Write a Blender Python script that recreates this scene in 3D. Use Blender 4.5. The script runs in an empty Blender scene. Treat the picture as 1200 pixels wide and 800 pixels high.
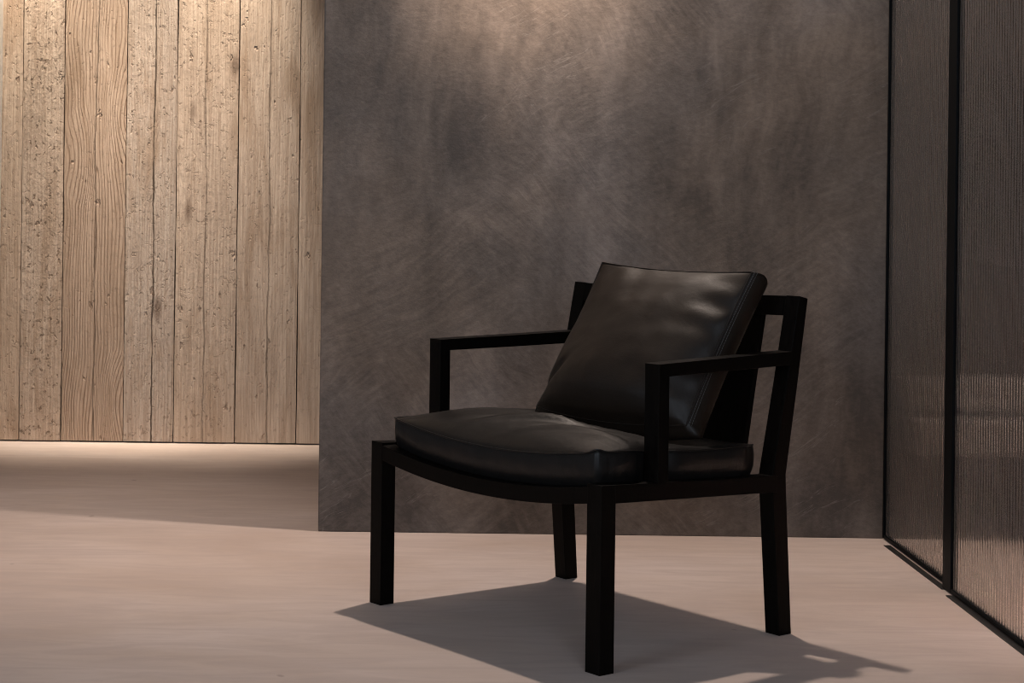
import bpy, bmesh, math
from mathutils import Vector, Matrix, noise

# ------------------------------------------------------------------ camera, light, exposure
S = 0.95                                    # camera height in metres; plan figures below are multiples of it
sc = bpy.context.scene
COL = sc.collection
sc.view_settings.view_transform = 'Standard'
sc.view_settings.look = 'None'
sc.view_settings.exposure = 0.0
sc.view_settings.gamma = 1.0
sc.view_settings.use_curve_mapping = False

ROLL = 0.01255
cam_data = bpy.data.cameras.new('camera')
cam = bpy.data.objects.new('camera', cam_data)
COL.objects.link(cam)
cam.location = (0, 0, S)
cam.rotation_euler = (math.pi / 2, -ROLL, 0)
cam_data.sensor_width = 36.0
cam_data.lens = 36.0 * 2103.6 / 1200.0
cam_data.shift_x = (600 - 503.74) / 1200.0
cam_data.shift_y = -(400 - 235.48) / 1200.0
cam_data.clip_start = 0.05
sc.camera = cam

world = bpy.data.worlds.new('world')
sc.world = world
world.use_nodes = True
world.node_tree.nodes['Background'].inputs[0].default_value = (0.0, 0.0, 0.0, 1)

WARM = (1.0, 0.88, 0.72)
SOFT = (1.0, 0.82, 0.71)
NEUT = (1.0, 0.84, 0.73)

def spot(name, x, y, z, tx, ty, tz, watts, deg, blend, col, radius=0.03):
    d = bpy.data.lights.new(name, 'SPOT')
    d.energy = watts; d.spot_size = math.radians(deg); d.spot_blend = blend
    d.color = col; d.shadow_soft_size = radius
    o = bpy.data.objects.new(name, d)
    COL.objects.link(o)
    o.location = (x * S, y * S, z * S)
    v = Vector((tx - x, ty - y, tz - z))
    o.rotation_euler = v.to_track_quat('-Z', 'Y').to_euler()
    return o

# recessed ceiling spots: one by the plaster wall above the chair, two over the boards, one in the room; the fills marked below are added
spot('wall_spot_light', 0.42, 5.20, 3.0, 0.42, 5.10, 0.0, 225, 105, 1.0, NEUT, 0.035)
spot('wall_top_fill_light', 0.28, 4.40, 3.0, 0.30, 5.41, 2.02, 440, 38, 1.0, NEUT, 0.03)  # added to brighten the top of the plaster wall
spot('board_wash_light', -1.62, 6.92, 3.0, -1.60, 7.31, 1.80, 325, 44, 1.0, WARM, 0.02)
spot('board_wash_light', -0.92, 6.92, 3.0, -0.92, 7.31, 1.80, 345, 44, 1.0, WARM, 0.02)
spot('board_strip_light', -1.45, 7.08, 3.0, -1.45, 7.16, 0.0, 88, 24, 1.0, WARM, 0.02)
spot('board_strip_light', -0.80, 7.10, 3.0, -0.80, 7.18, 0.0, 55, 24, 1.0, WARM, 0.02)
spot('board_fill_light', -1.05, 6.05, 3.0, -1.05, 7.31, 0.50, 125, 40, 1.0, (1.0, 0.86, 0.74), 0.05)  # added fill that lifts the lower boards
spot('room_spot_light', -1.30, 5.00, 3.0, -1.2, 5.3, 0.0, 135, 58, 1.0, SOFT, 0.12)
spot('glass_fill_light', 2.0, 4.0, 3.0, 1.9, 4.1, 0.0, 1300, 36, 1.0, SOFT, 0.05)  # added behind the glass to brighten its lower part
spot('glass_fill_light', 1.95, 4.55, 3.0, 1.85, 4.6, 0.0, 620, 44, 1.0, SOFT, 0.05)  # second added fill on the floor behind the glass
spot('ledge_fill_light', 2.0, 3.5, 3.0, 2.0, 5.15, 0.45, 140, 22, 1.0, SOFT, 0.05)  # added to light the ledge behind the glass
# cool area fill added at the left wall
d = bpy.data.lights.new('cool_fill_light', 'AREA')
d.shape = 'RECTANGLE'; d.size = 2.4; d.size_y = 1.5; d.energy = 100; d.color = (0.70, 0.83, 1.0)
o = bpy.data.objects.new('cool_fill_light', d); COL.objects.link(o)
o.location = (-3.57 * S, -0.2 * S, 1.65 * S); o.rotation_euler = (math.radians(90), 0, math.radians(-90))
# and a second cool fill added behind the camera
d = bpy.data.lights.new('cool_fill_light', 'AREA')
d.shape = 'RECTANGLE'; d.size = 1.8; d.size_y = 1.2; d.energy = 80; d.color = (0.70, 0.83, 1.0)
o = bpy.data.objects.new('cool_fill_light', d); COL.objects.link(o)
o.location = (0.55 * S, -1.52 * S, 1.75 * S); o.rotation_euler = (math.radians(90), 0, 0)
sc.cycles.filter_width = 1.0

# ------------------------------------------------------------------ helpers
def link(name, bm, mat, parent=None, smooth=False):
    bmesh.ops.recalc_face_normals(bm, faces=bm.faces)
    me = bpy.data.meshes.new(name)
    bm.to_mesh(me); bm.free()
    if smooth:
        for p in me.polygons: p.use_smooth = True
    o = bpy.data.objects.new(name, me)
    if mat: me.materials.append(mat)
    COL.objects.link(o)
    if parent: o.parent = parent
    return o

def structure(o):
    o['kind'] = 'structure'
    return o

def tag(o, label, cat, group=None):
    o['label'] = label; o['category'] = cat
    if group: o['group'] = group
    return o

def hexa(bm, c):
    """eight corners: bottom ring of four, then top ring of four"""
    v = [bm.verts.new(Vector(p) * S) for p in c]
    for f in ((0, 3, 2, 1), (4, 5, 6, 7), (0, 1, 5, 4), (1, 2, 6, 5), (2, 3, 7, 6), (3, 0, 4, 7)):
        bm.faces.new([v[i] for i in f])

def box(bm, x0, x1, y0, y1, z0, z1):
    hexa(bm, [(x0, y0, z0), (x1, y0, z0), (x1, y1, z0), (x0, y1, z0),
              (x0, y0, z1), (x1, y0, z1), (x1, y1, z1), (x0, y1, z1)])

def bevel(bm, w, seg=2):
    bmesh.ops.recalc_face_normals(bm, faces=bm.faces)
    ed = [e for e in bm.edges if len(e.link_faces) == 2 and e.calc_face_angle(0) > 0.5]
    bmesh.ops.bevel(bm, geom=ed, offset=w, segments=seg, affect='EDGES', profile=0.6)

def loft(bm, sections, closed_ends=True):
    """sections: list of equal-length rings (in h units)"""
    rings = [[bm.verts.new(Vector(p) * S) for p in r] for r in sections]
    n = len(rings[0])
    for a, b in zip(rings, rings[1:]):
        for i in range(n):
            bm.faces.new((a[i], a[(i + 1) % n], b[(i + 1) % n], b[i]))
    if closed_ends:
        bm.faces.new(rings[0][::-1]); bm.faces.new(rings[-1])

def tube(bm, pts, r, n=6, closed=False):
    P = [Vector(p) for p in pts]
    m = len(P); rings = []
    for i, p in enumerate(P):
        a = P[(i - 1) % m] if (closed or i > 0) else P[i]
        b = P[(i + 1) % m] if (closed or i < m - 1) else P[i]
        t = (b - a).normalized()
        u = t.orthogonal().normalized() if abs(t.z) > 0.95 else t.cross(Vector((0, 0, 1))).normalized()
        w = t.cross(u)
        rings.append([bm.verts.new(p + r * (math.cos(2 * math.pi * k / n) * u + math.sin(2 * math.pi * k / n) * w)) for k in range(n)])
    for i in range(m if closed else m - 1):
        a, b = rings[i], rings[(i + 1) % m]
        for k in range(n):
            bm.faces.new((a[k], a[(k + 1) % n], b[(k + 1) % n], b[k]))
    if not closed:
        bm.faces.new(rings[0][::-1]); bm.faces.new(rings[-1])

# ------------------------------------------------------------------ node helpers
class NT:
    def __init__(self, name):
        self.m = bpy.data.materials.new(name)
        self.m.use_nodes = True
        self.t = self.m.node_tree
        self.b = self.t.nodes['Principled BSDF']
    def n(self, kind, **kw):
        nd = self.t.nodes.new(kind)
        for k, v in kw.items():
            if k.startswith('i_'):
                key = k[2:]
                nd.inputs[int(key) if key.isdigit() else key.replace('_', ' ')].default_value = v
            else: setattr(nd, k, v)
        return nd
    def l(self, a, b): self.t.links.new(a, b)
    def coord(self): return self.n('ShaderNodeTexCoord').outputs['Object']
    def mapping(self, vec, scale=(1, 1, 1), rot=(0, 0, 0), loc=(0, 0, 0)):
        m = self.n('ShaderNodeMapping')
        m.inputs['Scale'].default_value = scale; m.inputs['Rotation'].default_value = rot; m.inputs['Location'].default_value = loc
        self.l(vec, m.inputs['Vector']); return m.outputs[0]
    def noise(self, vec, scale, detail=4, rough=0.55, dist=0.0):
        n = self.n('ShaderNodeTexNoise')
        n.inputs['Scale'].default_value = scale; n.inputs['Detail'].default_value = detail
        n.inputs['Roughness'].default_value = rough; n.inputs['Distortion'].default_value = dist
        if vec is not None: self.l(vec, n.inputs['Vector'])
        return n.outputs['Fac']
    def ramp(self, fac, stops):
        r = self.n('ShaderNodeValToRGB')
        e = r.color_ramp.elements
        while len(e) < len(stops): e.new(0.5)
        for i, (p, c) in enumerate(stops):
            e[i].position = p
            e[i].color = (c, c, c, 1) if isinstance(c, (int, float)) else (*c, 1)
        self.l(fac, r.inputs[0]); return r.outputs[0]
    def mix(self, fac, a, b, mode='MIX'):
        m = self.n('ShaderNodeMix', data_type='RGBA', blend_type=mode)
        for s, v in ((m.inputs[0], fac), (m.inputs[6], a), (m.inputs[7], b)):
            if isinstance(v, (int, float)): s.default_value = v
            elif isinstance(v, tuple): s.default_value = (*v, 1)
            else: self.l(v, s)
        return m.outputs[2]
    def math(self, op, a, b=None, c=None):
        m = self.n('ShaderNodeMath', operation=op)
        for i, v in enumerate((a, b, c)):
            if v is None: continue
            if isinstance(v, (int, float)): m.inputs[i].default_value = v
            else: self.l(v, m.inputs[i])
        return m.outputs[0]
    def bump(self, h, strength, dist=0.01, prev=None):
        b = self.n('ShaderNodeBump')
        b.inputs['Strength'].default_value = strength; b.inputs['Distance'].default_value = dist
        self.l(h, b.inputs['Height'])
        if prev is not None: self.l(prev, b.inputs['Normal'])
        return b.outputs[0]
    def set(self, **kw):
        for k, v in kw.items():
            s = self.b.inputs[k.replace('_', ' ')]
            if isinstance(v, (int, float)): s.default_value = v
            elif isinstance(v, tuple): s.default_value = (*v, 1) if len(v) == 3 else v
            else: self.l(v, s)

def mat_floor():
    t = NT('floor_microcement')
    c = t.coord()
    big = t.noise(t.mapping(c, (0.9, 1.6, 1)), 1.1, 5, 0.6, 0.6)
    mid = t.noise(t.mapping(c, (1.2, 5.5, 1), (0, 0, 0.25)), 2.6, 6, 0.62, 1.2)
    fine = t.noise(c, 120, 3, 0.6)
    base = t.ramp(big, [(0.30, (0.41, 0.318, 0.270)), (0.5, (0.48, 0.388, 0.340)), (0.70, (0.54, 0.452, 0.415))])
    col = t.mix(t.ramp(mid, [(0.40, 0.0), (0.66, 0.6)]), base, (0.41, 0.33, 0.30))
    sp = t.noise(t.mapping(c, (1, 1, 1), loc=(3.1, 1.7, 0)), 13, 1, 0.3)
    col = t.mix(t.ramp(sp, [(0.80, 0.0), (0.83, 0.45)]), col, (0.12, 0.09, 0.08))
    t.set(Base_Color=col, Roughness=t.ramp(mid, [(0.3, 0.50), (0.7, 0.62)]), Specular_IOR_Level=0.35,
          Normal=t.bump(fine, 0.05, 0.002, t.bump(mid, 0.06, 0.01)))
    return t.m

def mat_plaster():
    t = NT('dark_microcement_plaster')
    c = t.coord()
    warp = t.n('ShaderNodeVectorMath', operation='MULTIPLY_ADD')
    wn = t.n('ShaderNodeTexNoise'); wn.inputs['Scale'].default_value = 2.3; wn.inputs['Detail'].default_value = 2
    t.l(c, wn.inputs['Vector'])
    t.l(wn.outputs['Color'], warp.inputs[0]); warp.inputs[1].default_value = (0.16, 0, 0.16); t.l(c, warp.inputs[2])
    wv = warp.outputs[0]
    def streak(ang, ratio, scale, loc=(0, 0, 0), detail=3):
        # turn first, then stretch along the stroke
        r = t.mapping(wv, (1, 1, 1), (0, ang, 0), loc)
        return t.noise(t.mapping(r, (1, 1, ratio)), scale, detail, 0.62, 0.2)
    def patch(loc, scale, lo=0.46, hi=0.58):
        return t.ramp(t.noise(t.mapping(wv, loc=loc), scale, 3, 0.55), [(lo, 0.0), (hi, 1.0)])
    s1 = streak(0.55, 7.0, 7.0)                      # trowel strokes at several angles
    s2 = streak(-0.85, 8.0, 8.0, (3, 0, 1))
    s3 = streak(1.45, 5.0, 4.0, (1, 0, 5))           # near-vertical passes
    st = t.mix(patch((1, 0, 8), 1.5), t.mix(patch((5, 0, 2), 2.4), s1, s2), s3)
    cloud = t.noise(t.mapping(wv, (1.5, 1, 0.9)), 1.7, 6, 0.62, 0.8)
    cloud2 = t.noise(t.mapping(wv, (2.2, 1, 0.8), loc=(4, 0, 6)), 2.6, 5, 0.6, 0.5)
    fine = t.noise(c, 170, 4, 0.7)
    grit = t.noise(t.mapping(c, (1, 1, 1.6), (0, 0.5, 0)), 60, 4, 0.7)
    drip = t.noise(t.mapping(wv, (3.2, 1, 0.45), loc=(2, 0, 1)), 2.4, 4, 0.6, 0.3)
    tone = t.math('ADD', t.math('ADD', t.math('MULTIPLY', st, 0.26), t.math('MULTIPLY', cloud, 0.42)), t.math('ADD', t.math('MULTIPLY', cloud2, 0.26), t.math('MULTIPLY', grit, 0.20)))
    tone = t.math('ADD', tone, t.math('MULTIPLY', drip, 0.22))
    col = t.ramp(tone, [(0.57, (0.067, 0.052, 0.0425)), (0.67, (0.116, 0.092, 0.076)), (0.73, (0.148, 0.118, 0.099)), (0.84, (0.222, 0.180, 0.153))])
    hue = t.noise(t.mapping(c, loc=(9, 0, 4)), 1.5, 3, 0.5)
    col = t.mix(t.ramp(hue, [(0.42, 0.0), (0.62, 0.6)]), col, t.mix(1.0, col, (1.10, 0.97, 0.80), 'MULTIPLY'))
    # arris-like scratches left by the trowel edge
    sc_ = t.math('ABSOLUTE', t.math('SUBTRACT', streak(0.45, 9.0, 3.0, (7, 0, 3), 3), 0.5))
    line = t.math('MULTIPLY', t.ramp(sc_, [(0.0, 1.0), (0.010, 0.0)]), patch((2, 0, 11), 3.0, 0.55, 0.62))
    col = t.mix(t.math('MULTIPLY', line, 0.35), col, (0.27, 0.225, 0.195))
    n = t.bump(st, 0.14, 0.005)
    n = t.bump(grit, 0.20, 0.004, n)
    n = t.bump(fine, 0.14, 0.002, n)
    t.set(Base_Color=col, Roughness=t.ramp(st, [(0.3, 0.55), (0.7, 0.70)]), Specular_IOR_Level=0.3, Normal=n)
    return t.m

def mat_boards():
    t = NT('reclaimed_pine_boards')
    c = t.coord()
    at = lambda nm: t.n('ShaderNodeAttribute', attribute_name=nm).outputs['Fac']
    bd, u, rgh, crk, grn, gry = at('board'), at('across'), at('pitted'), at('crack'), at('grain'), at('grey')
    off = t.n('ShaderNodeCombineXYZ')
    t.l(t.math('MULTIPLY', bd, 3.71), off.inputs[0]); t.l(t.math('MULTIPLY', bd, 5.13), off.inputs[2])
    va = t.n('ShaderNodeVectorMath', operation='ADD'); t.l(c, va.inputs[0]); t.l(off.outputs[0], va.inputs[1])
    v = va.outputs[0]
    sep = t.n('ShaderNodeSeparateXYZ'); t.l(v, sep.inputs[0])
    # growth rings: distance from the heart of the board, pulled apart by knots
    nz1 = t.noise(t.mapping(v, (2.2, 1, 0.9)), 1.6, 2, 0.5)
    nz2 = t.noise(t.mapping(v, (9, 1, 1.3)), 1.5, 3, 0.55)
    nz3 = t.noise(t.mapping(v, (30, 1, 2.5)), 1.5, 3, 0.6)
    kv = t.n('ShaderNodeTexVoronoi'); kv.inputs['Scale'].default_value = 1.0; kv.inputs['Randomness'].default_value = 1.0
    t.l(t.mapping(v, (6.0, 1, 2.2)), kv.inputs['Vector'])
    bulge = t.ramp(kv.outputs['Distance'], [(0.0, 1.0), (0.45, 0.0)])
    ring = t.math('ADD', t.math('MULTIPLY', t.math('ABSOLUTE', u), 60.0), t.math('ADD', t.math('MULTIPLY', nz1, 7.0), t.math('ADD', t.math('MULTIPLY', nz2, 1.6), t.math('MULTIPLY', bulge, 2.2))))
    wv = t.math('SINE', t.math('ADD', t.math('MULTIPLY', ring, 9.5), t.math('MULTIPLY', nz3, 2.5)))
    rings = t.math('MULTIPLY', t.ramp(wv, [(0.0, 0.0), (0.50, 0.06), (0.98, 1.0)]), t.ramp(nz3, [(0.3, 0.35), (0.6, 1.0)]))
    fibre = t.noise(t.mapping(v, (95, 1, 2.2)), 1.6, 5, 0.6, 0.3)
    blot = t.noise(t.mapping(v, (3.5, 1, 0.8)), 1.8, 4, 0.6, 0.5)
    base = t.ramp(blot, [(0.25, (0.41, 0.300, 0.215)), (0.5, (0.515, 0.395, 0.300)), (0.75, (0.59, 0.465, 0.365))])
    base = t.mix(gry, base, t.mix(0.75, base, (0.42, 0.365, 0.32)))
    base = t.mix(t.math('MULTIPLY', grn, 0.75), base, t.mix(1.0, base, (0.72, 0.62, 0.54), 'MULTIPLY'))
    stain = t.noise(t.mapping(v, (7, 1, 1.2), loc=(0, 0, 2)), 1.4, 5, 0.65, 0.8)
    base = t.mix(t.ramp(stain, [(0.52, 0.0), (0.68, 0.62)]), base, (0.27, 0.18, 0.115))
    col = t.mix(t.math('MULTIPLY', t.ramp(fibre, [(0.40, 0.75), (0.60, 0.0)]), 0.55), base, (0.20, 0.13, 0.085))
    col = t.mix(t.math('MULTIPLY', rings, grn), col, (0.15, 0.09, 0.055))
    # knots
    knot = t.ramp(kv.outputs['Distance'], [(0.05, 1.0), (0.13, 0.0)])
    col = t.mix(t.math('MULTIPLY', knot, 0.7), col, (0.12, 0.075, 0.05))
    # a drying crack that wanders down the board
    wob = t.math('MULTIPLY', t.math('SUBTRACT', t.noise(t.mapping(v, (0.0, 0, 1.0)), 2.2, 5, 0.6), 0.5), 0.045)
    cd = t.math('ABSOLUTE', t.math('ADD', u, wob))
    cw = t.math('MULTIPLY', t.noise(t.mapping(v, (0, 0, 1), loc=(0, 0, 3)), 5.0, 3, 0.6), 0.0105)
    cr = t.math('MULTIPLY', t.math('LESS_THAN', cd, t.math('MAXIMUM', t.math('SUBTRACT', cw, 0.0026), 0.0)), crk)
    col = t.mix(t.math('MULTIPLY', cr, 0.92), col, (0.045, 0.030, 0.020))
    # worm holes and chips
    pt = t.noise(t.mapping(v, (1.4, 1, 1.0)), 48, 4, 0.62)
    pits = t.math('MULTIPLY', t.ramp(pt, [(0.32, 1.0), (0.42, 0.0)]), rgh)
    col = t.mix(t.math('MULTIPLY', pits, 0.75), col, (0.12, 0.075, 0.048))
    chips = t.ramp(t.noise(t.mapping(v, (2.2, 1, 1.0), loc=(2, 0, 7)), 14, 3, 0.6), [(0.27, 1.0), (0.33, 0.0)])
    col = t.mix(t.math('MULTIPLY', chips, 0.6), col, (0.17, 0.11, 0.075))
    h = t.math('SUBTRACT', t.math('MULTIPLY', t.noise(t.mapping(v, (1.6, 1, 1)), 30, 5, 0.65), t.math('ADD', rgh, 0.25)), t.math('MULTIPLY', rings, t.math('MULTIPLY', grn, 0.35)))
    h = t.math('SUBTRACT', h, t.math('MULTIPLY', cr, 1.2))
    h = t.math('SUBTRACT', h, t.math('ADD', t.math('MULTIPLY', pits, 0.8), t.math('MULTIPLY', chips, 0.7)))
    h = t.math('ADD', h, t.math('MULTIPLY', fibre, 0.35))
    t.set(Base_Color=col, Roughness=0.72, Specular_IOR_Level=0.25, Normal=t.bump(h, 0.75, 0.007))
    return t.m

def mat_plain(name, col, rough, spec=0.4, bump=0.0, scale=80, metal=0.0, var=0.0):
    t = NT(name)
    c = t.coord()
    n = t.noise(c, scale, 4, 0.6)
    if var:
        t.set(Base_Color=t.mix(t.ramp(n, [(0.3, 0.0), (0.7, 1.0)]), tuple(x * (1 - var) for x in col), tuple(x * (1 + var) for x in col)))
    else: t.set(Base_Color=col)
    t.set(Roughness=rough, Specular_IOR_Level=spec, Metallic=metal)
    if bump: t.set(Normal=t.bump(n, bump, 0.003))
    return t.m

def mat_wood():
    t = NT('black_stained_oak')
    c = t.coord()
    g = t.noise(t.mapping(c, (40, 40, 6)), 4, 5, 0.6)
    col = t.ramp(g, [(0.3, (0.0012, 0.0008, 0.0006)), (0.7, (0.0036, 0.0025, 0.0018))])
    t.set(Base_Color=col, Roughness=t.ramp(g, [(0.3, 0.42), (0.7, 0.56)]), Specular_IOR_Level=0.055, Normal=t.bump(g, 0.12, 0.002))
    return t.m

def mat_leather(name='black_leather', col=(0.0072, 0.0062, 0.0057), spec=0.22, soft=0.16, rough=0.36):
    t = NT(name)
    c = t.coord()
    vo = t.n('ShaderNodeTexVoronoi'); vo.inputs['Scale'].default_value = 420; t.l(c, vo.inputs['Vector'])
    big = t.noise(c, 9, 4, 0.55, 0.6)
    wr = t.noise(t.mapping(c, (1, 2.5, 1)), 16, 3, 0.5, 1.0)
    n = t.bump(wr, 0.10, 0.006)
    n = t.bump(big, soft, 0.012, n)
    n = t.bump(vo.outputs['Distance'], 0.10, 0.001, n)
    t.set(Base_Color=col, Roughness=t.ramp(big, [(0.3, rough), (0.7, rough + 0.10)]), Specular_IOR_Level=spec, Normal=n)
    return t.m

def mat_glass(name='smoked_reeded_glass', col=(0.52, 0.485, 0.46)):
    t = NT(name)
    t.set(Base_Color=col, Roughness=0.015, Transmission_Weight=0.95, IOR=1.30)
    return t.m

M_FLOOR, M_PLASTER, M_BOARD, M_WOOD, M_LEATHER, M_GLASS = mat_floor(), mat_plaster(), mat_boards(), mat_wood(), mat_leather(), mat_glass()
M_PILLOW = mat_leather('brown_black_leather', (0.0115, 0.0068, 0.0040), 0.27, 0.10, 0.45)
M_REFR_LINE = mat_glass('painted_refraction_line', (0.08, 0.07, 0.065))  # dark tint painted in the grooves as refraction lines
M_WHITE = mat_plain('white_wall_paint', (0.80, 0.78, 0.74), 0.7, 0.3, 0.05, 200)
M_CEIL = mat_plain('ceiling_paint', (0.30, 0.28, 0.26), 0.8, 0.2, 0.04, 200)
M_METAL = mat_plain('black_powder_coated_metal', (0.0022, 0.0026, 0.0030), 0.5, 0.06, 0.05, 400)
M_TRACK = mat_plain('dark_floor_channel', (0.012, 0.011, 0.010), 0.5, 0.4, 0.05, 300)
M_DARK = mat_plain('dark_backing', (0.02, 0.015, 0.011), 0.8, 0.2, 0.05, 100)
M_THREAD = mat_plain('grey_thread', (0.07, 0.064, 0.058), 0.5, 0.4, 0.05, 500)

# ------------------------------------------------------------------ the setting
YW, YP, XG = 5.412, 7.318, 1.3714
XC = -0.325                                  # left edge of the plaster wall
XL, XR, YB, ZC = -3.6, 3.0, -1.6, 3.05
XLW = -1.7495

bm = bmesh.new(); box(bm, XL - .1, XR + .1, YB - .1, YP + .3, -0.1, 0.0)
structure(link('floor', bm, M_FLOOR))
bm = bmesh.new(); box(bm, XL - .1, XR + .1, YB - .1, YP + .3, ZC, ZC + 0.1)
structure(link('ceiling', bm, M_CEIL))
# plaster wall: a block that ends at the recess with the boards
bm = bmesh.new(); box(bm, XC, XR, YW, YP + .05, 0.0, ZC); bevel(bm, 0.004, 2)
structure(link('wall_center', bm, M_PLASTER))
# white side wall of the recess, then the wide left part of the room
bm = bmesh.new(); box(bm, XLW - 0.12, XLW, 6.4, YP + .1, 0.0, ZC)
structure(link('wall_recess', bm, M_WHITE))
bm = bmesh.new(); box(bm, XL - .12, XL, YB, YP + .1, 0.0, ZC)
structure(link('wall_left', bm, M_WHITE))
bm = bmesh.new(); box(bm, XL, XLW - 0.12, YP, YP + .1, 0.0, ZC)
structure(link('wall_far', bm, M_WHITE))
bm = bmesh.new(); box(bm, XL, XR, YB - .1, YB, 0.0, ZC)
structure(link('wall_front', bm, M_CEIL))
bm = bmesh.new(); box(bm, XG - 0.01, XG + 0.10, YB, 3.30, 0.0, ZC)
structure(link('wall_right', bm, M_CEIL))
bm = bmesh.new(); box(bm, XR, XR + .1, YB, YW, 0.0, ZC)
structure(link('wall_side', bm, M_DARK))

def fill_frame(name, c, du, w, h, n):
    bm = bmesh.new(); c = Vector(c); du = Vector(du); n = Vector(n); t = 0.05
    def bar(u0, u1, z0, z1):
        p = [c + du * u + n * k + Vector((0, 0, z)) for z in (z0, z1) for (u, k) in ((u0, 0), (u1, 0), (u1, 0.05), (u0, 0.05))]
        hexa(bm, [tuple(x) for x in p])
    bar(-w / 2 - t, -w / 2, -h / 2 - t, h / 2 + t); bar(w / 2, w / 2 + t, -h / 2 - t, h / 2 + t)
    bar(-w / 2, w / 2, h / 2, h / 2 + t); bar(-w / 2, w / 2, -h / 2 - t, -h / 2)
    return structure(link(name, bm, M_METAL))
fill_frame('added_frame_1', (XL, -0.2, 1.65), (0, 1, 0), 2.4 / S, 1.5 / S, (1, 0, 0))  # bars added around the left fill light
fill_frame('added_frame_2', (0.55, YB, 1.75), (1, 0, 0), 1.8 / S, 1.2 / S, (0, 1, 0))  # bars added around the fill light behind the camera

# reclaimed boards on the back wall of the recess, one mesh
edges = [-1.7515, -1.664, -1.494, -1.240, -1.035, -0.784, -0.534, -0.330]
hearts = [-1.72, -1.585, -1.362, -1.125, -0.915, -0.655, -0.42]
pit = [0.4, 0.9, 0.15, 0.5, 0.45, 0.2, 0.15]
crk = [0.0, 0.0, 0.6, 0.95, 0.55, 0.6, 0.0]
grn = [0.12, 0.12, 0.75, 0.25, 0.14, 0.14, 0.08]
gry = [0.1, 0.35, 0.35, 0.75, 0.2, 0.3, 0.4]
thick = [0.0, 0.004, 0.001, 0.003, 0.0035, 0.0005, 0.004]
ZB0 = 0.006
bm = bmesh.new()
lay = {k: bm.verts.layers.float.new(k) for k in ('board', 'across', 'pitted', 'crack', 'grain', 'grey')}
for i in range(7):
    x0, x1 = edges[i] + 0.002, edges[i + 1] - 0.002
    yf = YP - thick[i]
    n0 = len(bm.verts)
    nz, nx = 44, 8
    grid = []
    for k in range(nz + 1):
        z = ZB0 + (ZC - ZB0) * k / nz
        wl = 0.0024 * noise.noise(Vector((i * 3.1, z * 3.5, 0.3))); wr = 0.0024 * noise.noise(Vector((i * 3.1 + 9, z * 3.5, 1.3)))
        row = []
        for j in range(-1, nx + 2):
            jj = min(max(j, 0), nx)
            f = jj / nx
            x = (x0 + wl) * (1 - f) + (x1 + wr) * f
            rise = 0.0022 * noise.noise(Vector((x * 5 + i * 7, z * 2, 5.5)))
            edge = 0.0025 if jj in (0, nx) else 0.0
            y = yf + rise + edge
            if j < 0 or j > nx: y = YP + 0.03
            row.append(bm.verts.new(Vector((x, y, z)) * S))
        grid.append(row)
    for a, b in zip(grid, grid[1:]):
        for j in range(len(a) - 1):
            bm.faces.new((a[j], a[j + 1], b[j + 1], b[j]))
    bm.faces.new(grid[0][::-1]); bm.faces.new(grid[-1])
    bm.verts.ensure_lookup_table()
    for v in bm.verts[n0:]:
        v[lay['board']] = i + 1.0
        v[lay['across']] = v.co.x - hearts[i] * S
        v[lay['pitted']] = pit[i]; v[lay['crack']] = crk[i]; v[lay['grain']] = grn[i]; v[lay['grey']] = gry[i]
structure(link('wall_back', bm, M_BOARD))
bm = bmesh.new(); box(bm, XLW - 0.12, XC, YP + 0.03, YP + 0.1, 0.0, ZC)
structure(link('wall_backing', bm, M_DARK))

# ------------------------------------------------------------------ reeded glass doors
def reeded_pane(name, xf, y0, y1, z0, z1, parent, pitch=0.0200, depth=0.0030, groove=0.36, seg=8):
    """flat on the far side; toward the room rounded reeds, the flat grooves between tinted dark to imitate refraction lines"""
    bm = bmesh.new()
    n = max(1, round((y1 - y0) / pitch)); p = (y1 - y0) / n
    prof, dark = [], []
    for i in range(n):
        for k in range(seg):
            a = k / seg
            prof.append((xf + depth - depth * math.sin(math.pi * a), y0 + (i + a * (1 - groove)) * p)); dark.append(False)
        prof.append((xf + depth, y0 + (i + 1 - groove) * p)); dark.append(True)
    prof.append((xf + depth, y1))
    back = xf + depth + 0.006
    lo, hi = [], []
    for x, y in prof:
        lo.append(bm.verts.new(Vector((x, y, z0)) * S)); hi.append(bm.verts.new(Vector((x, y, z1)) * S))
    for i in range(len(prof) - 1):
        f = bm.faces.new((lo[i], lo[i + 1], hi[i + 1], hi[i]))
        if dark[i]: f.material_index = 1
    b = [bm.verts.new(Vector(q) * S) for q in ((back, y0, z0), (back, y1, z0), (back, y1, z1), (back, y0, z1))]
    bm.faces.new(b)
    bm.faces.new((lo[0], b[0], b[3], hi[0])); bm.faces.new((lo[-1], hi[-1], b[2], b[1]))
    bm.faces.new(lo + [b[1], b[0]]); bm.faces.new(hi + [b[2], b[3]])
    o = link(name, bm, M_GLASS, parent)
    o.data.materials.append(M_REFR_LINE)
    return o

def door(name, xf, y0, y1, w_near, w_far, zb):
    root = bpy.data.objects.new(name, None); COL.objects.link(root); structure(root)
    root.location = (xf * S, y0 * S, 0)
    parts = []
    d = 0.0125
    for nm, a in (('stile', (xf - 0.004, xf + d, y0, y0 + w_near, zb, 3.0)),
                  ('stile', (xf - 0.004, xf + d, y1 - w_far, y1, zb, 3.0)),
                  ('bottom_rail', (xf - 0.003, xf + d, y0 + w_near, y1 - w_far, zb, zb + 0.010)),
                  ('top_rail', (xf - 0.003, xf + d, y0 + w_near, y1 - w_far, 2.97, 3.0))):
        bm = bmesh.new(); box(bm, *a); bevel(bm, 0.0012, 2)
        parts.append(link(nm, bm, M_METAL))
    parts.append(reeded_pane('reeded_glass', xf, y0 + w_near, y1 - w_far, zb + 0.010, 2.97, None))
    for p in parts:
        p.parent = root
        p.matrix_parent_inverse = Matrix.Translation(-Vector(root.location))
    return root

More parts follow.
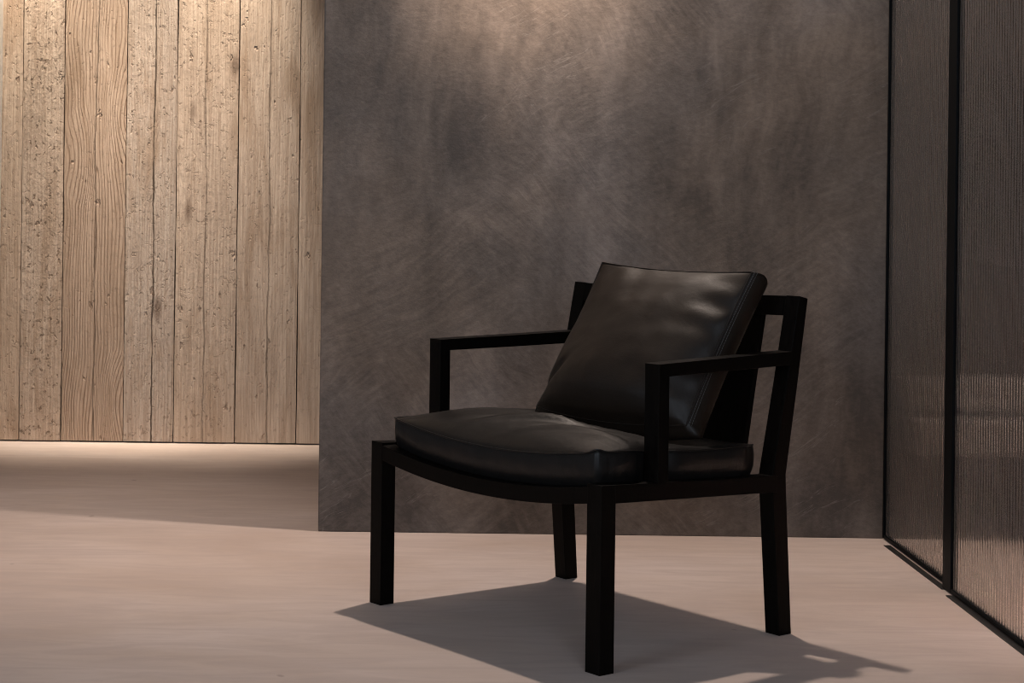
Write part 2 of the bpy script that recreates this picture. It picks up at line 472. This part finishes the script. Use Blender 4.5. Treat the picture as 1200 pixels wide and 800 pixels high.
door('door_1', 1.379, 4.706, 5.405, 0.066, 0.010, 0.004)
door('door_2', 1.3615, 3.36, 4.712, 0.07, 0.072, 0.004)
# floor channels the doors slide in, ceiling head above
bm = bmesh.new(); box(bm, 1.352, 1.372, 4.70, 5.30, 0.0, 0.0016); structure(link('trim_1', bm, M_TRACK))
bm = bmesh.new(); box(bm, 1.341, 1.361, 3.30, 4.625, 0.0, 0.0016); structure(link('trim_2', bm, M_TRACK))
bm = bmesh.new(); box(bm, 1.352, 1.40, 3.30, YW, 3.0, ZC); structure(link('trim_3', bm, M_METAL))

# low stepped ledge added behind the reeded glass to give its blurred light band
bm = bmesh.new(); box(bm, XG + 0.04, XR, 5.12, YW, 0.29, 0.385); bevel(bm, 0.003); structure(link('added_ledge_1', bm, M_WHITE))
bm = bmesh.new(); box(bm, XG + 0.04, XR, 5.20, YW, 0.41, 0.49); bevel(bm, 0.003); structure(link('added_ledge_2', bm, M_WHITE))
# ------------------------------------------------------------------ the armchair
W, D = 0.8447, 0.629
YAW = -0.92463
chair = bpy.data.objects.new('armchair', None); COL.objects.link(chair)
ca, sa = math.cos(YAW), math.sin(YAW)
X0, Y0 = -0.13772, 4.46857
cx = X0 + W / 2 * ca - D / 2 * sa; cy = Y0 + W / 2 * sa + D / 2 * ca
chair.location = (cx * S, cy * S, 0); chair.rotation_euler = (0, 0, YAW)
tag(chair, 'black stained wooden armchair with curved front rail and black leather seat cushion', 'chair')

def L(a, b, z): return (a - W / 2, b - D / 2, z)      # chair plan -> local

E_ = 0.0271
def inset(b): return E_ * min(max(b / 0.6, 0), 1)
def rail_top(b): return 0.4025 - 0.0285 * b / 0.558
SAG = 0.0389

def chair_part(name, bm, mat=None, parent=None, smooth=False):
    return link(name, bm, mat or M_WOOD, parent or chair, smooth)

def ring_b(a0, a1, b, z0, z1):   # rectangular section across a,z at depth b
    return [L(a0, b, z0), L(a1, b, z0), L(a1, b, z1), L(a0, b, z1)]
def ring_z(a0, a1, b0, b1, z, zz=None):
    return [L(a0, b0, z), L(a1, b0, z), L(a1, b1, z if zz is None else zz), L(a0, b1, z if zz is None else zz)]

s1, s2, sb = 0.0462, 0.0413, 0.0427
for side in (0, 1):
    m = (lambda a: W - a) if side else (lambda a: a)
    # front leg
    bm = bmesh.new()
    loft(bm, [ring_z(m(0), m(s1), 0, s2, 0.0), ring_z(m(0), m(s1), 0, s2, 0.4025, rail_top(s2))])
    bevel(bm, 0.0015); chair_part('front_leg', bm)
    # rear leg: kicked foot, kneed at the seat, raked back above
    bm = bmesh.new()
    prof = [(0.588, 0.629, 0.0), (0.5605, 0.606, 0.335), (0.558, 0.604, 0.374), (0.603, 0.640, 0.58), (0.645, 0.673, 0.7885)]
    loft(bm, [ring_z(m(E_), m(E_ + sb), b0, b1, z, z - (0.0065 if i == 4 else 0)) for i, (b0, b1, z) in enumerate(prof)])
    bevel(bm, 0.0015); chair_part('rear_leg', bm)
    # side rail
    bm = bmesh.new()
    secs = []
    for b in (s2, 0.3, 0.575):
        e = inset(b)
        zt = rail_top(min(b, .558)); zb = 0.363 - 0.0245 * b / 0.511
        secs.append(ring_b(m(e), m(e + 0.040), b, zb, zt))
    loft(bm, secs); bevel(bm, 0.0015); chair_part('side_rail', bm)
    # arm post and arm
    bm = bmesh.new()
    e0 = inset(0.172)
    loft(bm, [ring_z(m(e0), m(e0 + 0.0451), 0.1724, 0.2039, rail_top(0.172) - .004, rail_top(0.204) - .004), ring_z(m(e0), m(e0 + 0.0451), 0.1724, 0.2039, 0.626)])
    bevel(bm, 0.0015); chair_part('arm_post', bm)
    bm = bmesh.new()
    secs = []
    for b, zt in ((0.1724, 0.651), (0.40, 0.655), (0.622, 0.6595)):
        e = inset(b)
        secs.append(ring_b(m(e), m(e + 0.0451), b, zt - 0.0285 - 0.006 * (b - .17), zt))
    loft(bm, secs); bevel(bm, 0.0015); chair_part('armrest', bm)

# front rail and back rail dip in the middle
def dipped_rail(name, a0, a1, b0, b1, zt, zb, sag, n=28):
    bm = bmesh.new(); secs = []
    for i in range(n + 1):
        a = a0 + (a1 - a0) * i / n
        k = min(max(a / W, 0), 1); dz = -sag * 4 * k * (1 - k)
        secs.append([L(a, b0, zb + dz), L(a, b1, zb + dz), L(a, b1, zt + dz), L(a, b0, zt + dz)])
    loft(bm, secs); bevel(bm, 0.0013); return chair_part(name, bm)
dipped_rail('front_rail', 0.03, W - 0.03, 0.0005, 0.040, 0.4035, 0.3664, SAG)
dipped_rail('back_rail', 0.05, W - 0.05, 0.565, 0.600, 0.378, 0.340, SAG * 0.8)
# top rail between the rear legs and the board that fills the middle of the back
bm = bmesh.new()
secs = []
for i in range(17):
    a = E_ + sb - 0.01 + (W - 2 * E_ - 2 * sb + 0.02) * i / 16
    k = (a - E_) / (W - 2 * E_); dz = -0.006 * 4 * k * (1 - k)
    secs.append([L(a, 0.637, 0.742 + dz), L(a, 0.664, 0.742 + dz), L(a, 0.671, 0.783 + dz), L(a, 0.645, 0.7885 + dz)])
loft(bm, secs); bevel(bm, 0.0013); chair_part('top_rail', bm)
bm = bmesh.new()
loft(bm, [ring_z(0.140, 0.705, 0.566, 0.584, 0.36), ring_z(0.140, 0.705, 0.607, 0.624, 0.58), ring_z(0.140, 0.705, 0.640, 0.657, 0.75)])
bevel(bm, 0.002); chair_part('back_panel', bm)
# thin board carrying the cushion, dipped like the rails
bm = bmesh.new(); secs = []
def deck(a, b):
    k = a / W
    return 0.3985 - 0.0285 * b / 0.558 - SAG * (1 - 0.2 * b / 0.56) * 4 * k * (1 - k)
for i in range(25):
    a = 0.035 + (W - 0.07) * i / 24
    secs.append([L(a, 0.036, deck(a, 0.036) - 0.012), L(a, 0.57, deck(a, 0.57) - 0.012), L(a, 0.57, deck(a, 0.57)), L(a, 0.036, deck(a, 0.036))])
loft(bm, secs); chair_part('seat_board', bm)

# ---- seat cushion
def superq(t, p):           # signed power
    return math.copysign(abs(t) ** p, t)

def cushion_edge(u, v):
    """square parameters to plan with slightly rounded corners"""
    r = 0.05
    x, y = u, v
    k = 1 - r * (max(abs(u), abs(v)) ** 6) * (abs(u) ** 8) * (abs(v) ** 8) * 0.5
    return x * k, y * k

CA0, CA1, CB0, CB1 = 0.052, 0.810, 0.020, 0.548
def cush_plan(u, v):
    x, y = cushion_edge(u, v)
    a, b = (CA0 + CA1) / 2 + x * (CA1 - CA0) / 2, (CB0 + CB1) / 2 + y * (CB1 - CB0) / 2
    # pressed in where it meets the arm posts and the rear legs
    k = math.exp(-((b - 0.188) / 0.045) ** 2) + 1 / (1 + math.exp(-(b - 0.50) / 0.012))
    a -= max(0, u) ** 8 * 0.030 * min(1, k); a += max(0, -u) ** 8 * 0.012 * min(1, k)
    return a, b

def cush_top(u, v):
    a, b = cush_plan(u, v)
    crown = 0.068 * (1 - abs(u) ** 2.8) ** 0.8 * (1 - abs(v) ** 3.0) ** 0.8
    h = 0.076 + 0.006 * (v + 1) / 2 + crown
    h -= 0.030 * math.exp(-((a - 0.56) / 0.19) ** 2 - ((b - 0.29) / 0.11) ** 2)
    h += 0.007 * math.exp(-(math.hypot(u - 1, v + 1) / 0.06) ** 2)          # pinched front corner
    # soft creases that run in from the front edge
    q = Vector((a * 6.0, b * 6.0, 1.7))
    h -= 0.064 * math.exp(-((b - 0.395) / 0.085) ** 2) / (1 + math.exp(-(a - 0.17) / 0.02)) / (1 + math.exp((a - 0.76) / 0.015))
    fade = (1 - abs(u) ** 6) * (1 - abs(v) ** 6)
    h += fade * 0.006 * noise.noise(q)
    for (ax, bx, dx, dy, ln, amp, wd) in ((0.52, 0.20, 0.95, 0.32, 0.17, 0.0065, 0.014), (0.40, 0.16, 0.9, 0.45, 0.11, 0.0045, 0.012), (0.60, 0.13, 0.97, 0.22, 0.13, 0.0045, 0.013), (0.33, 0.30, 0.8, 0.6, 0.10, 0.004, 0.016)):
        s = (a - ax) * dx + (b - bx) * dy; d = -(a - ax) * dy + (b - bx) * dx
        d += 0.02 * (s / ln) ** 2
        h += 2.4 * fade * amp * math.exp(-(s / ln) ** 2) * (math.exp(-(d / wd) ** 2) - 0.8 * math.exp(-((d - 1.6 * wd) / wd) ** 2))
    return a, b, deck(a, b) + h

bm = bmesh.new()
N = 56
g = []
for j in range(N + 1):
    v = -1 + 2 * j / N
    g.append([bm.verts.new(Vector(L(*cush_top(-1 + 2 * i / N, v))) * S) for i in range(N + 1)])
for j in range(N):
    for i in range(N):
        bm.faces.new((g[j][i], g[j][i + 1], g[j + 1][i + 1], g[j + 1][i]))
loop = [(i, 0) for i in range(N)] + [(N, j) for j in range(N)] + [(N - i, N) for i in range(N)] + [(0, N - j) for j in range(N)]
prev = [g[j][i] for i, j in loop]
NS = 8
seam_pts = [p.co.copy() for p in prev]
for k in range(1, NS + 1):
    f = k / NS
    cur = []
    for idx, (i, j) in enumerate(loop):
        u, v = -1 + 2 * i / N, -1 + 2 * j / N
        a, b, zt = cush_top(u, v)
        zb = deck(a, b) + 0.0015
        out = 0.0085 * math.sin(math.pi * min(1, f * 1.02)) - 0.012 * f
        da, db = (u if abs(u) >= abs(v) else 0), (v if abs(v) >= abs(u) else 0)
        ln = math.hypot(da, db) or 1
        cn = math.exp(-((math.hypot(u - 1, v + 1)) / 0.16) ** 2) + 0.6 * math.exp(-((math.hypot(u + 1, v + 1)) / 0.14) ** 2)
        pk = cn * 0.0045 * math.sin(260 * (a + b) + 3 * f) * math.sin(math.pi * f) + 0.0030 * noise.noise(Vector((a * 22, b * 22, f * 2.0))) * math.sin(math.pi * f)
        cur.append(bm.verts.new(Vector(L(a + da / ln * (out + pk), b + db / ln * (out + pk), zt + (zb - zt) * f)) * S))
    for q in range(len(loop)):
        w = (q + 1) % len(loop)
        bm.faces.new((prev[q], prev[w], cur[w], cur[q]))
    prev = cur
bm.faces.new(prev)
cushion = chair_part('seat_cushion', bm, M_LEATHER, None, True)
cushion['label'] = 'black leather seat cushion with stitched edge'
bm = bmesh.new(); tube(bm, [p + Vector((0, 0, 0.0004)) for p in seam_pts], 0.0019, 6, True)
link('seam', bm, M_LEATHER, cushion, True)
def stitches(pts, outward, r=0.0006, on=3, off=1, closed=True):
    bm = bmesh.new(); n = len(pts); i = 0
    while i < n - on:
        tube(bm, [pts[k] + outward[k] for k in range(i, i + on + 1)], r, 4); i += on + off
    return bm

# ------------------------------------------------------------------ leather pillow leaning on the back
pillow = bpy.data.objects.new('leather_pillow', None); COL.objects.link(pillow)
tag(pillow, 'dark brown-black leather pillow leaning against the chair back, on the seat cushion', 'pillow')
Rz = Matrix.Rotation(YAW, 4, 'Z')
pillow.location = chair.matrix_basis @ (Vector(L(0.48, 0.41, 0.475)) * S) if False else (Matrix.Translation(chair.location) @ Rz) @ (Vector(L(0.48, 0.41, 0.46)) * S)
pillow.rotation_euler = (0, 0, YAW)
PO = Vector((0.48, 0.41, 0.46))
TL, TR, BL, BR = Vector((.239, .55, .848)), Vector((.755, .55, .844)), Vector((.206, .362, .486)), Vector((.742, .352, .497))
NRM = Vector((0, -0.347, 0.200)).normalized()
NRM_D = NRM
def pil(u, v, off):
    """u,v in -1..1 on the front seam quad; off along the face normal"""
    # edges pulled in between the corners
    uu = u * (1 - 0.030 * (1 - v * v) * abs(u) ** 3)
    vv = v * (1 - (0.055 if v > 0 else -0.085) * (1 - u * u) * abs(v) ** 3)
    if u < 0: uu += 0.045 * math.exp(-((v + 0.78) / 0.09) ** 2) * abs(u) ** 5
    s, t = (uu + 1) / 2, (vv + 1) / 2
    p = (BL * (1 - s) + BR * s) * (1 - t) + (TL * (1 - s) + TR * s) * t
    return p + NRM_D * off

def wrinkle(u, v):
    h = 0.0
    # creases fan out from the right edge and from the top corners
    h += 0.0085 * max(0, u) ** 3 * math.sin(17 * v + 2.2 * u + 1.0) * math.exp(-((v - 0.45) / 0.45) ** 2)
    h += 0.0080 * max(0, v) ** 3 * math.sin(13 * u + 3.0 * v) * math.exp(-((u + 0.55) / 0.45) ** 2)
    h += 0.0040 * max(0, u) ** 4 * math.sin(19 * v - 3 * u) * math.exp(-((v + 0.65) / 0.3) ** 2)
    h += 0.007 * noise.noise(Vector((u * 1.6, v * 1.6, 4.2))) + 0.0035 * noise.noise(Vector((u * 4, v * 4, 8.2)))
    return h

def front_off(u, v):
    e = (1 - abs(u) ** 3.2) * (1 - abs(v) ** 3.2)
    s = (v + 1) / 2                                          # fullest low down, curling under at the bottom
    belly = 0.084 * max(0.0, 1 - abs(u) ** 2.4) ** 0.7 * (0.78 * max(0.0, math.sin(math.pi * s ** 0.46)) ** 0.9 + 0.26 * min(1, 9 * s) * (1 - s ** 7))
    d = (u + 1) * 0.75 - (v + 0.80) * 0.9                     # fold that cuts off the lower left corner
    belly -= 0.012 * math.exp(-(d / 0.07) ** 2) * math.exp(-((u + 0.80) / 0.20) ** 2) * min(1, (1 - abs(u)) * 12)
    return belly + e ** 0.5 * wrinkle(u, v)
GT = 0.062
def back_off(u, v):
    return -GT - 0.020 * (1 - u ** 4) * (1 - v ** 4)

bm = bmesh.new(); N = 60
def put(p): return bm.verts.new((Vector(p) - PO) * S)
F = [[put(pil(-1 + 2 * i / N, -1 + 2 * j / N, front_off(-1 + 2 * i / N, -1 + 2 * j / N))) for i in range(N + 1)] for j in range(N + 1)]
B = [[put(pil(-1 + 2 * i / N, -1 + 2 * j / N, back_off(-1 + 2 * i / N, -1 + 2 * j / N))) for i in range(N + 1)] for j in range(N + 1)]
for G in (F, B):
    for j in range(N):
        for i in range(N):
            bm.faces.new((G[j][i], G[j][i + 1], G[j + 1][i + 1], G[j + 1][i]))
loop = [(i, 0) for i in range(N)] + [(N, j) for j in range(N)] + [(N - i, N) for i in range(N)] + [(0, N - j) for j in range(N)]
prev = [F[j][i] for i, j in loop]; last = [B[j][i] for i, j in loop]
fr = [v.co.copy() for v in prev]
for k in range(1, 6):
    f = k / 6
    cur = []
    if k < 6:
        for q, (i, j) in enumerate(loop):
            u, v = -1 + 2 * i / N, -1 + 2 * j / N
            o = 1 + (0.085 if j == 0 else 0.035) * math.sin(math.pi * f)
            cur.append(put(pil(u * (o if abs(u) == 1 else 1), v * (o if abs(v) == 1 else 1), -GT * f)))
    for q in range(len(loop)):
        w = (q + 1) % len(loop); bm.faces.new((prev[q], prev[w], cur[w], cur[q]))
    prev = cur
for q in range(len(loop)):
    w = (q + 1) % len(loop); bm.faces.new((prev[q], prev[w], last[w], last[q]))
link('cover', bm, M_PILLOW, pillow, True)
bm = bmesh.new(); tube(bm, fr, 0.0020, 6, True); link('seam', bm, M_PILLOW, pillow, True)
# stitched lines beside the seam, on the side panel
rows = bmesh.new()
for f in (0.08, 0.18):
    pts = []
    for (i, j) in loop:
        u, v = -1 + 2 * i / N, -1 + 2 * j / N
        o = 1 + 0.035 * math.sin(math.pi * f) + 0.003
        pts.append((pil(u * (o if abs(u) == 1 else 1), v * (o if abs(v) == 1 else 1), -GT * f) - PO) * S)
    fine = []
    for q in range(len(pts)):
        a, b = pts[q], pts[(q + 1) % len(pts)]
        fine.append(a.lerp(b, 0.12)); fine.append(a.lerp(b, 0.88))
    for q in range(0, len(fine), 2): tube(rows, [fine[q], fine[q + 1]], 0.0006, 4)
link('stitching', rows, M_THREAD, pillow)
